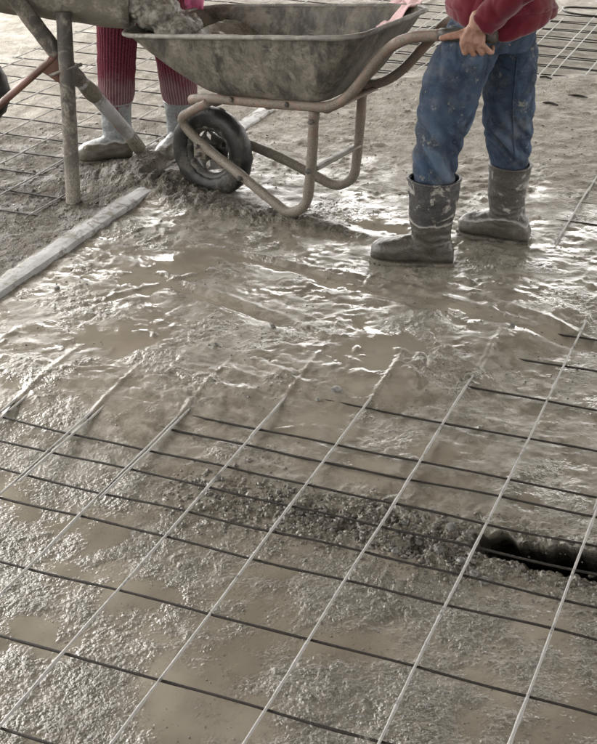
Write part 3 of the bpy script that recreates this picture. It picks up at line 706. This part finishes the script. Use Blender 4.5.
# ------------------------------------------------------------------ people
M_SKIN = m_plain('skin', (.26, .135, .092), .6, (.36, .21, .16), 60, bump=.15)
M_SKIN_D = m_plain('skin_dark', (.12, .06, .038), .5, (.15, .075, .05), 25, bump=.15)
M_DENIM = m_denim(); M_JACKET = m_cloth('dark_red_fleece', (.075, .006, .013), (.105, .010, .020), 8)
M_BOOT1 = m_boot('mud_dipped_black_rubber', (.030, .029, .030), .185, smear=.54)
M_BOOT1B = m_boot('mud_streaked_black_rubber', (.045, .042, .038), .10, (.06, .055, .044), (.09, .083, .068), smear=.56)
M_BOOT2 = m_boot('pale_grey_rubber', (.135, .147, .152), .11, (.07, .062, .048), (.115, .103, .082), smear=.66)
M_SOLE = m_mudpaint('muddy_sole', (.05, .046, .04), .3, .5, (.115, .105, .085), sc=20, rough=.4)
def capsule(mb, a, b, ra, rb, sides=12, flat=1.0):
    a = np.asarray(a, float); b = np.asarray(b, float); T = (b - a) / (np.linalg.norm(b - a) + 1e-9)
    P = [a - T * ra * .95, a - T * ra * .6, a, (a + b) / 2, b, b + T * rb * .6, b + T * rb * .95]; r_ = [ra * .3, ra * .8, ra, (ra + rb) / 2, rb, rb * .8, rb * .3]
    mb.tube(P, r_, sides, True, flat); return mb
def ell(mb, c, r, M=None):
    bm = bmesh.new(); bmesh.ops.create_icosphere(bm, subdivisions=3, radius=1); M = M or Matrix.Identity(3)
    mb.add([tuple(M @ Vector((v.co.x * r[0], v.co.y * r[1], v.co.z * r[2])) + Vector(c)) for v in bm.verts], [[v.index for v in f.verts] for f in bm.faces]); bm.free()

def boot(parent, base, heel, toe, z0, shaft, mat, top_r):
    """heel, toe: plan points; shaft: list of (x,y,z,rx,ry) from ankle to top"""
    heel = np.array(heel); toe = np.array(toe); L = np.linalg.norm(toe - heel); d = (toe - heel) / L; nn = np.array([-d[1], d[0]])
    mb = MB(); rings = []
    prof = [(0.00, .026, .050, .0), (.035, .036, .085, .0), (.10, .040, .100, .0), (.25, .041, .105, .0), (.42, .040, .112, .002), (.58, .046, .100, .004), (.74, .052, .086, .006), (.87, .049, .076, .008), (.95, .038, .062, .010), (1.0, .020, .042, .014)]
    A = curve(np.array(prof), 4); sides = 22
    for f, hw, hh, lift in A:
        c = heel + d * L * f; r_ = []
        for k in range(sides):
            a = 2 * math.pi * k / sides; cy = math.copysign(abs(math.cos(a)) ** .8, math.cos(a)); sz = math.sin(a)
            zz = hh * (.5 + .5 * (sz if sz > 0 else math.copysign(abs(sz) ** .55, sz)))
            q = c + nn * hw * cy; r_.append((q[0], q[1], z0 + .018 + lift + zz))
        rings.append(r_)
    mb.loft(rings)
    limb(mb, shaft, 24, 5)
    V, N, F = remesh(mb, .0055, 5)
    top = shaft[-1][2]
    k = V[:, 2] - z0
    V = V + N * (.0030 * n3(V * [14, 14, 26]) + .0016 * n3(V * 45) + .0013 * np.exp(-((k - .12) / .05) ** 2) * np.sin(k * 190 + 9 * n3(V * 9)))[:, None]
    drop = [i for i, f in enumerate(F) if all(V[j][2] > top - .016 for j in f)]
    ds = set(drop); F = [f for i, f in enumerate(F) if i not in ds]
    o = link_mesh('boot', V, F, mat, parent, base=base)
    sm = o.modifiers.new('thickness', 'SOLIDIFY'); sm.thickness = .005; sm.offset = -1
    c = shaft[-1]; ph = np.linspace(0, 2 * np.pi, 41)
    P = np.stack([c[0] + (c[3] - .0015) * np.cos(ph), c[1] + (c[4] - .0015) * np.sin(ph), np.full(41, top - .015) + .003 * np.sin(ph * 2 + 1)], -1)
    MB().tube(P, .0055, 8, False).obj('rim', mat, o, base)
    # sole with lugs and a separate heel block
    mb = MB()
    def slab(f0, f1, zb, zt, n, grow=.004):
        rr = []
        out = []
        for f in np.linspace(f0, f1, n): 
            hw = np.interp(f, [p[0] for p in prof], [p[1] for p in prof]) + grow; out.append((f, hw))
        pts = [(f, w_) for f, w_ in out] + [(f, -w_) for f, w_ in out[::-1]]
        for zq in (zb, zt): rr.append([(*(heel + d * L * f + nn * w_), z0 + zq + np.interp(f, [.6, 1.], [0, .010])) for f, w_ in pts])
        mb.loft(rr)
    slab(-.012, 1.015, .012, .026, 26)
    slab(-.008, .30, -.004, .0125, 10, .002)
    for f in np.arange(.40, .97, .062): slab(f, f + .036, .002, .0125, 4, .003)
    mb.obj('sole', M_SOLE, o, base, smooth=False)
    return o

def folds(V, N, k):
    return V + N * k[:, None]
def hand_near(mb, wrist, knuck):
    """left hand closed on the grip: back of the hand to -Y, thumb lying along the grip towards -X"""
    w = np.array(wrist); kn = np.array(knuck)
    capsule(mb, w + [.004, 0, .03], w, .028, .027)
    for i, f in enumerate((-.030, -.010, .011, .031)):
        capsule(mb, w + [f * .55, 0, -.004], kn + [f, -.004 + abs(f) * .12, .004 * (i == 1) - .006 * (i == 3)], .0165, .0145)
    for i, (f, l1, l2) in enumerate(((-.034, .036, .028), (-.011, .040, .030), (.012, .037, .029), (.034, .030, .023))):
        k0 = kn + [f, -.002, -.004 - .004 * (i == 3)]; k1 = k0 + np.array([.012 + .006 * i, .012, -l1]); k2 = k1 + np.array([.012, .028, -.006]); k3 = k2 + np.array([.004, .022, .012])
        capsule(mb, k0, k1, .0106, .0098); capsule(mb, k1, k2, .0098, .0092); capsule(mb, k2, k3, .0090, .0080)
    t0 = w + [-.022, .006, -.018]; t1 = w + [-.055, .004, -.028]; t2 = w + [-.090, .006, -.034]; t3 = w + [-.116, .008, -.041]
    capsule(mb, t0, t1, .019, .0145); capsule(mb, t1, t2, .0138, .0122); capsule(mb, t2, t3, .0120, .0095)
def head(mb, c, fwd):
    c = np.array(c); f = np.array([*fwd, 0.]); f /= np.linalg.norm(f); s_ = np.array([-f[1], f[0], 0])
    Mx = Matrix(((f[0], s_[0], 0), (f[1], s_[1], 0), (0, 0, 1)))
    ell(mb, c + [0, 0, .025], (.098, .075, .098), Mx); ell(mb, c + f * .022 + [0, 0, -.045], (.070, .058, .072), Mx)
    capsule(mb, c + f * .088 + [0, 0, .012], c + f * .108 + [0, 0, -.020], .009, .014); ell(mb, c + f * .085 + [0, 0, -.062], (.012, .026, .010), Mx)
    ell(mb, c + f * .080 + [0, 0, .035], (.016, .05, .010), Mx)
    for q in (-1, 1): ell(mb, c + s_ * q * .076 + [0, 0, -.005], (.022, .010, .032), Mx)

# ---- worker with the wheelbarrow
p1 = (.66, 4.73, 0.)
def body_mesh(build, name, mat, label, base, vox=.0034):
    mb = MB(); build(mb); V, N, F = remesh(mb, vox, 2)
    o = link_mesh(name, V, F, mat, None, base=base); o.location = base; tag(o, label, 'person'); return o
def b1(mb):
    limb(mb, [(.50, 4.605, .09, .030, .026), (.495, 4.605, .30, .050, .045), (.53, 4.62, .58, .068, .062), (.60, 4.65, .78, .082, .078), (.67, 4.68, .95, .09, .09)])
    limb(mb, [(.82, 4.86, .09, .030, .026), (.815, 4.86, .28, .050, .045), (.795, 4.85, .54, .066, .06), (.76, 4.82, .78, .08, .076), (.72, 4.78, .95, .09, .09)])
    limb(mb, [(.70, 4.73, .84, .12, .15), (.70, 4.73, .98, .13, .16), (.68, 4.73, 1.18, .125, .165), (.645, 4.73, 1.36, .12, .18), (.625, 4.73, 1.45, .08, .11), (.61, 4.73, 1.52, .055, .058), (.60, 4.73, 1.58, .055, .056)])
    capsule(mb, (.655, 4.535, 1.38), (.765, 4.475, 1.12), .052, .042); capsule(mb, (.765, 4.475, 1.12), (.625, 4.497, .935), .040, .028)
    hand_near(mb, (.605, 4.505, .925), (.592, 4.488, .878))
    capsule(mb, (.655, 4.925, 1.38), (.82, 5.02, 1.12), .052, .042); capsule(mb, (.82, 5.02, 1.12), (.86, 5.03, .935), .040, .028); capsule(mb, (.86, 5.03, .93), (.862, 5.035, .88), .030, .036)
    head(mb, (.575, 4.73, 1.665), (-1, .25))
o1 = body_mesh(b1, 'person', M_SKIN, 'worker in dark red jacket and muddy jeans gripping the wheelbarrow handle', p1)
ell_h = MB(); ell(ell_h, (.585, 4.728, 1.712), (.108, .088, .082)); ell_h.obj('hair', m_plain('black_hair', (.012, .010, .009), .7, sc=200), o1, p1)
def jeans1():
    mb = MB()
    limb(mb, [(.502, 4.605, .25, .062, .060), (.500, 4.605, .33, .076, .070), (.498, 4.606, .42, .082, .076), (.512, 4.612, .50, .088, .080), (.532, 4.62, .60, .104, .088), (.556, 4.635, .70, .112, .095), (.594, 4.65, .79, .118, .102), (.65, 4.68, .90, .122, .108)], 28, 7)
    limb(mb, [(.816, 4.86, .22, .058, .058), (.814, 4.86, .31, .068, .066), (.802, 4.855, .40, .082, .076), (.792, 4.85, .50, .092, .082), (.786, 4.845, .60, .096, .086), (.782, 4.83, .70, .100, .092), (.77, 4.81, .80, .105, .1), (.74, 4.78, .90, .115, .105)], 28, 7)
    limb(mb, [(.695, 4.73, .80, .13, .14), (.70, 4.73, .88, .155, .175), (.70, 4.73, .96, .15, .172), (.695, 4.73, 1.02, .145, .165)], 28, 6)
    V, N, F = remesh(mb, .006, 6)
    z = V[:, 2]; wz = V.copy(); wz[:, 2] += .25 * (V[:, 0] - .6) + .03 * n3(V * 7)
    nearleg = V[:, 1] < 4.735; cx = np.where(nearleg, np.interp(z, [.3, .5, .7, .9], [.50, .512, .556, .65]), np.interp(z, [.3, .5, .7, .9], [.814, .792, .782, .74])); cy = np.where(nearleg, 4.63, 4.85)
    ph = np.arctan2(V[:, 1] - cy, V[:, 0] - cx)
    def crease(kz, kp, slant, seed):
        q = np.stack([np.cos(ph) * kp + seed, np.sin(ph) * kp - seed, z * kz + slant * np.sin(ph + seed) + .5 * n3(V * 8 + seed)], -1); return np.abs(n3(q)) ** .6 - .42
    lo = np.exp(-((z - .42) / .08) ** 2); kn = np.exp(-((z - .58) / .07) ** 2); hp = np.exp(-((z - .82) / .08) ** 2)
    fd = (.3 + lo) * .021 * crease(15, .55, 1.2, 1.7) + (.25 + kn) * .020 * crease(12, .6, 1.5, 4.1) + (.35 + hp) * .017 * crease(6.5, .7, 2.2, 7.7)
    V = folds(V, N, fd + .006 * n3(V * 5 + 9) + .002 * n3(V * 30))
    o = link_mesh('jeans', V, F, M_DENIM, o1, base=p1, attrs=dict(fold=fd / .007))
    P = []
    for zi in np.linspace(.36, .84, 60):
        xt = np.interp(zi, [.36, .55, .84], [.818, .795, .785]); k = (np.abs(z - zi) < .008) & (np.abs(V[:, 0] - xt) < .008) & (V[:, 1] > 4.72)
        if k.any(): P.append((xt, V[k, 1].min() - .0005, zi))
    P = np.array(P); P[1:-1, 1] = (P[:-2, 1] + P[1:-1, 1] + P[2:, 1]) / 3
    MB().tube(P, .0028, 8).obj('seam', M_DENIM, o1, p1)
    return o
jeans1()
boot(o1, p1, (.585, 4.598), (.275, 4.632), .004, [(.515, 4.606, .05, .055, .040), (.500, 4.606, .12, .072, .047), (.496, 4.606, .19, .082, .058), (.500, 4.606, .27, .092, .074), (.498, 4.606, .365, .099, .084)], M_BOOT1, .1)
boot(o1, p1, (.905, 4.815), (.640, 4.925), .004, [(.840, 4.845, .05, .055, .042), (.822, 4.852, .11, .068, .05), (.812, 4.858, .18, .072, .06), (.815, 4.86, .25, .078, .07), (.817, 4.86, .335, .082, .076)], M_BOOT1B, .09)
def jacket1():
    mb = MB()
    limb(mb, [(.722, 4.735, .865, .192, .205), (.722, 4.735, .93, .196, .205), (.712, 4.735, 1.05, .175, .195), (.69, 4.735, 1.2, .155, .19), (.655, 4.733, 1.36, .14, .195), (.635, 4.73, 1.43, .11, .16), (.617, 4.73, 1.50, .07, .075), (.61, 4.73, 1.53, .068, .072)], 32, 6)
    for q in ([(.665, 4.535, 1.39), (.72, 4.49, 1.25), (.772, 4.47, 1.12), (.725, 4.472, 1.045), (.622, 4.497, .930)], [(.665, 4.925, 1.39), (.75, 4.98, 1.25), (.83, 5.02, 1.12), (.855, 5.03, 1.03), (.868, 5.032, .925)]):
        P = curve(q, 6); mb.tube(P, np.interp(np.linspace(0, 1, len(P)), [0, .25, .5, .8, 1], [.075, .072, .068, .058, .052]), 18)
    V, N, F = remesh(mb, .008, 6)
    w = V.copy(); w[:, 2] += .06 * n3(V * 6)
    V = folds(V, N, .020 * (np.abs(n3(w * [6, 6, 8] + 2)) ** .6 - .42) + .008 * (np.abs(n3(w * [13, 13, 17] + 9)) ** .6 - .42))
    
    V[:, 2] += (1 - ss(.88, .98, V[:, 2])) * .055 * np.abs(V[:, 0] - .70) / .2 * (np.hypot(V[:, 0] - .62, V[:, 1] - 4.50) > .075)
    return link_mesh('jacket', V, F, M_JACKET, o1, base=p1)
jacket1()

# ---- worker behind, in ribbed crimson trousers
p2 = (-.70, 5.91, 0.)
def b2(mb):
    limb(mb, [(-.835, 5.87, .09, .026, .026), (-.825, 5.87, .27, .045, .045), (-.815, 5.87, .5, .062, .062), (-.78, 5.89, .75, .08, .08), (-.75, 5.90, .92, .09, .09)])
    limb(mb, [(-.56, 5.94, .09, .026, .026), (-.55, 5.94, .27, .045, .045), (-.56, 5.94, .5, .062, .062), (-.60, 5.93, .75, .08, .08), (-.64, 5.92, .92, .09, .09)])
    limb(mb, [(-.69, 5.91, .82, .15, .12), (-.69, 5.91, .96, .16, .125), (-.68, 5.89, 1.16, .15, .12), (-.68, 5.86, 1.34, .17, .12), (-.68, 5.84, 1.43, .10, .08), (-.68, 5.82, 1.50, .055, .055), (-.68, 5.80, 1.56, .054, .054)])
    capsule(mb, (-.49, 5.86, 1.35), (-.44, 5.88, 1.08), .048, .04); capsule(mb, (-.44, 5.88, 1.08), (-.445, 5.80, .83), .038, .026)
    capsule(mb, (-.445, 5.80, .82), (-.445, 5.795, .77), .026, .032)
    for i, f in enumerate((-.024, -.008, .008, .024)): capsule(mb, (-.445 + f, 5.793, .765), (-.448 + f * 1.1, 5.775, .722 + .006 * abs(i - 1.4)), .0105, .0085)
    capsule(mb, (-.473, 5.788, .80), (-.482, 5.765, .752), .013, .010)
    capsule(mb, (-.87, 5.86, 1.35), (-.95, 5.78, 1.10), .048, .04); capsule(mb, (-.95, 5.78, 1.10), (-1.0, 5.60, 1.12), .038, .026); capsule(mb, (-1.0, 5.60, 1.12), (-1.0, 5.54, 1.10), .028, .034)
    head(mb, (-.68, 5.785, 1.645), (-.3, -1))
o2 = body_mesh(b2, 'person', M_SKIN_D, 'worker in ribbed crimson trousers and pale grey boots standing behind the chute', p2)
mbh = MB(); ell(mbh, (-.68, 5.80, 1.69), (.09, .108, .085)); mbh.obj('knit_cap', m_cloth('dark_knit', (.03, .03, .035), (.05, .05, .06)), o2, p2)
def trousers2():
    V = []; F = []; rib = []
    nrib = 38; sides = nrib * 6
    legs = [[(-.832, 5.87, .20, .058, .058), (-.830, 5.87, .275, .068, .066), (-.829, 5.87, .31, .080, .075), (-.822, 5.87, .40, .083, .078), (-.812, 5.87, .52, .088, .082), (-.800, 5.875, .64, .096, .09), (-.77, 5.89, .78, .11, .10), (-.74, 5.90, .90, .12, .11)],
            [(-.548, 5.94, .18, .056, .056), (-.546, 5.94, .255, .066, .064), (-.545, 5.94, .29, .080, .075), (-.553, 5.94, .38, .084, .078), (-.565, 5.94, .50, .088, .082), (-.58, 5.935, .62, .096, .09), (-.62, 5.93, .78, .11, .10), (-.65, 5.92, .90, .12, .11)]]
    ph = np.arange(sides) * 2 * np.pi / sides
    for q in legs:
        A = curve(np.array(q), 14); n0 = len(V)
        for p in A:
            wob = .25 * np.sin(p[2] * 19); rb = .5 + .5 * np.cos(ph * nrib + wob)
            w = n3(np.stack([np.cos(ph) * 2.2, np.sin(ph) * 2.2, np.full(sides, p[2] * 24)], -1) + n0 * .01) * .004
            k = 1 + .030 * (rb - .5)
            for j in range(sides): V.append((p[0] + (p[3] * k[j] + w[j]) * math.cos(ph[j]), p[1] + (p[4] * k[j] + w[j]) * math.sin(ph[j]), p[2])); rib.append(rb[j])
        for i in range(len(A) - 1):
            for j in range(sides): F.append((n0 + i * sides + j, n0 + i * sides + (j + 1) % sides, n0 + (i + 1) * sides + (j + 1) % sides, n0 + (i + 1) * sides + j))
    mb = MB(); limb(mb, [(-.695, 5.91, .76, .12, .10), (-.695, 5.91, .86, .185, .135), (-.69, 5.91, .96, .175, .13), (-.69, 5.91, 1.0, .17, .125)], 32, 6)
    n0 = len(V); V += [tuple(v) for v in mb.V]; rib += [.5] * len(mb.V); F += [tuple(i + n0 for i in f) for f in mb.F]
    link_mesh('trousers', V, F, m_rib_trouser(), o2, base=p2, attrs=dict(rib=rib))
trousers2()
boot(o2, p2, (-.775, 5.885), (-1.015, 5.80), .005, [(-.815, 5.868, .05, .05, .04), (-.832, 5.868, .12, .066, .05), (-.834, 5.869, .19, .069, .058), (-.832, 5.87, .305, .073, .068)], M_BOOT2, .08)
boot(o2, p2, (-.535, 5.985), (-.63, 5.76), .005, [(-.555, 5.955, .05, .048, .045), (-.552, 5.945, .12, .060, .056), (-.549, 5.942, .19, .066, .06), (-.547, 5.94, .285, .073, .068)], M_BOOT2, .08)
def sweater2():
    mb = MB()
    limb(mb, [(-.69, 5.905, .93, .19, .15), (-.69, 5.90, 1.05, .18, .145), (-.68, 5.88, 1.2, .175, .14), (-.68, 5.86, 1.34, .19, .135), (-.68, 5.84, 1.42, .13, .10), (-.68, 5.825, 1.49, .065, .065)], 30, 6)
    for q in ([(-.50, 5.86, 1.36), (-.45, 5.87, 1.22), (-.44, 5.88, 1.08), (-.455, 5.84, .95), (-.442, 5.803, .795)], [(-.86, 5.86, 1.36), (-.91, 5.83, 1.22), (-.955, 5.78, 1.10), (-.98, 5.69, 1.10), (-1.0, 5.60, 1.12)]):
        P = curve(q, 6); mb.tube(P, np.interp(np.linspace(0, 1, len(P)), [0, .3, .6, 1], [.066, .062, .058, .052]), 18)
    V, N, F = remesh(mb, .009, 5); V = folds(V, N, .006 * n3(V * [9, 9, 18]))
    link_mesh('sweater', V, F, m_cloth('crimson_knit', (.33, .022, .075), (.42, .045, .11), 10), o2, base=p2)
    mb = MB()
    for i, f in enumerate((-.024, -.008, .008, .024)): capsule(mb, (-.445 + f, 5.793, .768), (-.448 + f * 1.1, 5.774, .718 + .006 * abs(i - 1.4)), .0130, .0108)
    capsule(mb, (-.445, 5.80, .815), (-.446, 5.795, .768), .033, .035); capsule(mb, (-.473, 5.788, .80), (-.482, 5.764, .75), .0155, .0125)
    V, N, F = remesh(mb, .0045, 2); link_mesh('glove', V, F, m_cloth('pink_glove', (.55, .10, .26), (.66, .22, .36), 20), o2, base=p2)
sweater2()

# ------------------------------------------------------------------ stones
M_STONE = m_plain('wet_dark_stone', (.085, .083, .078), .4, (.17, .165, .155), 40)
def rock_mesh(seed, sub=2):
    bm = bmesh.new(); bmesh.ops.create_icosphere(bm, subdivisions=sub, radius=1); P = np.array([v.co[:] for v in bm.verts])
    k = 1 + .35 * n3(P * 1.1 + seed * 7.3) + .12 * n3(P * 2.7 + seed)
    Q = P * k[:, None] * [1, .8, .62]; Q = np.clip(Q, -.78, .78)
    F = [[v.index for v in f.verts] for f in bm.faces]; bm.free(); return Q, F
spots = [(0.117, 3.596, 0.018), (-0.09, 4.031, 0.014), (-0.876, 4.362, 0.013), (0.06, 3.544, 0.01), (0.359, 2.953, 0.012), (0.402, 2.881, 0.016), (0.362, 2.789, 0.015), (0.315, 2.843, 0.014), (0.414, 2.753, 0.016), (0.247, 2.789, 0.012), (0.465, 2.675, 0.017), (0.441, 2.701, 0.015), (0.281, 2.904, 0.012), (0.004, 2.953, 0.01), (-0.273, 3.892, 0.01), (0.729, 4.047, 0.012)]          # x, y, radius in metres
for i, (*q, r_) in enumerate(spots):
    Q, F = rock_mesh(i); a = random.uniform(0, 6.28)
    z0 = float(gz(q[0], q[1])[0])
    o = link_mesh('stone', Q * r_, F, M_STONE, None, smooth=False); o.location = (q[0], q[1], z0 + r_ * .25); o.rotation_euler = (random.uniform(-.4, .4), random.uniform(-.4, .4), a)
    tag(o, 'small dark angular stone lying half sunk in the wet concrete', 'stone', 'loose stones in the concrete')
# crushed aggregate showing at the broken edge and on the surface, too many to count
def pebbles():
    def hull(k):
        g = np.random.default_rng(200 + k); P = g.normal(size=(9, 3)); P /= np.linalg.norm(P, axis=1)[:, None]; P *= [1, .75, .6] * (1 + .3 * g.normal(size=(9, 1)))
        bm = bmesh.new(); [bm.verts.new(p) for p in P]; r_ = bmesh.ops.convex_hull(bm, input=bm.verts[:]); bmesh.ops.delete(bm, geom=[v for v in bm.verts if not v.link_faces], context='VERTS')
        bm.verts.index_update(); bmesh.ops.triangulate(bm, faces=bm.faces[:]); out = np.array([v.co[:] for v in bm.verts]), [[v.index for v in f.verts] for f in bm.faces]; bm.free(); return out
    prot = [hull(k) for k in range(6)]
    Vs = []; Fs = []; n0 = 0
    def scatter(n, sampler, rmin, rmax):
        nonlocal n0
        x, y = sampler(n); z = gz(x, y); k = 0
        for i in range(len(x)):
            Q, F = prot[i % 6]; r_ = rmin * (rmax / rmin) ** (rng.random() ** 1.8); a = rng.random() * 6.28; c, s_ = math.cos(a), math.sin(a)
            P = Q * r_; P = np.stack([P[:, 0] * c - P[:, 1] * s_ + x[i], P[:, 0] * s_ + P[:, 1] * c + y[i], P[:, 2] + z[i] + r_ * .15], -1)
            Vs.append(P); Fs.append(np.array(F) + n0); n0 += len(P)
    def edge(n):
        l = rng.uniform(1.5, 7.0, n); t = 3.05 + rng.normal(0, .28, n) ; return xy(l, t)
    def bed(n):
        l = rng.uniform(1.5, 7.5, n); t = rng.uniform(-2.6, 2.8, n); return xy(l, t)
    def pour(n):
        x = rng.uniform(-1.2, 1.6, n); y = rng.uniform(3.3, 6.2, n); k = n2(x * 3, y * 3) > .05; return x[k], y[k]
    def bay(n):
        x = rng.uniform(-1.5, -.4, n); y = rng.uniform(5.0, 6.6, n); k = bd(x, y) < -.08; return x[k], y[k]
    def far(n): return rng.uniform(-.2, 2.2, n), rng.uniform(5.3, 7.4, n)
    scatter(1600, edge, .0025, .010); scatter(900, lambda n: xy(5.0 - 3.2 * rng.random(n) ** 1.3, 3.05 + rng.normal(0, .24, n)), .004, .014); scatter(2600, bed, .0010, .0045); scatter(4200, pour, .0015, .0065); scatter(700, bay, .003, .012); scatter(500, far, .004, .010)
    o = link_mesh('aggregate', np.vstack(Vs), np.vstack(Fs), m_plain('aggregate_stone', (.085, .077, .064), .35, (.165, .152, .13), 60), None, smooth=False)
    tag(o, 'crushed stone aggregate scattered through the concrete', 'gravel', kind='stuff')
pebbles()
scene.render.film_transparent = False
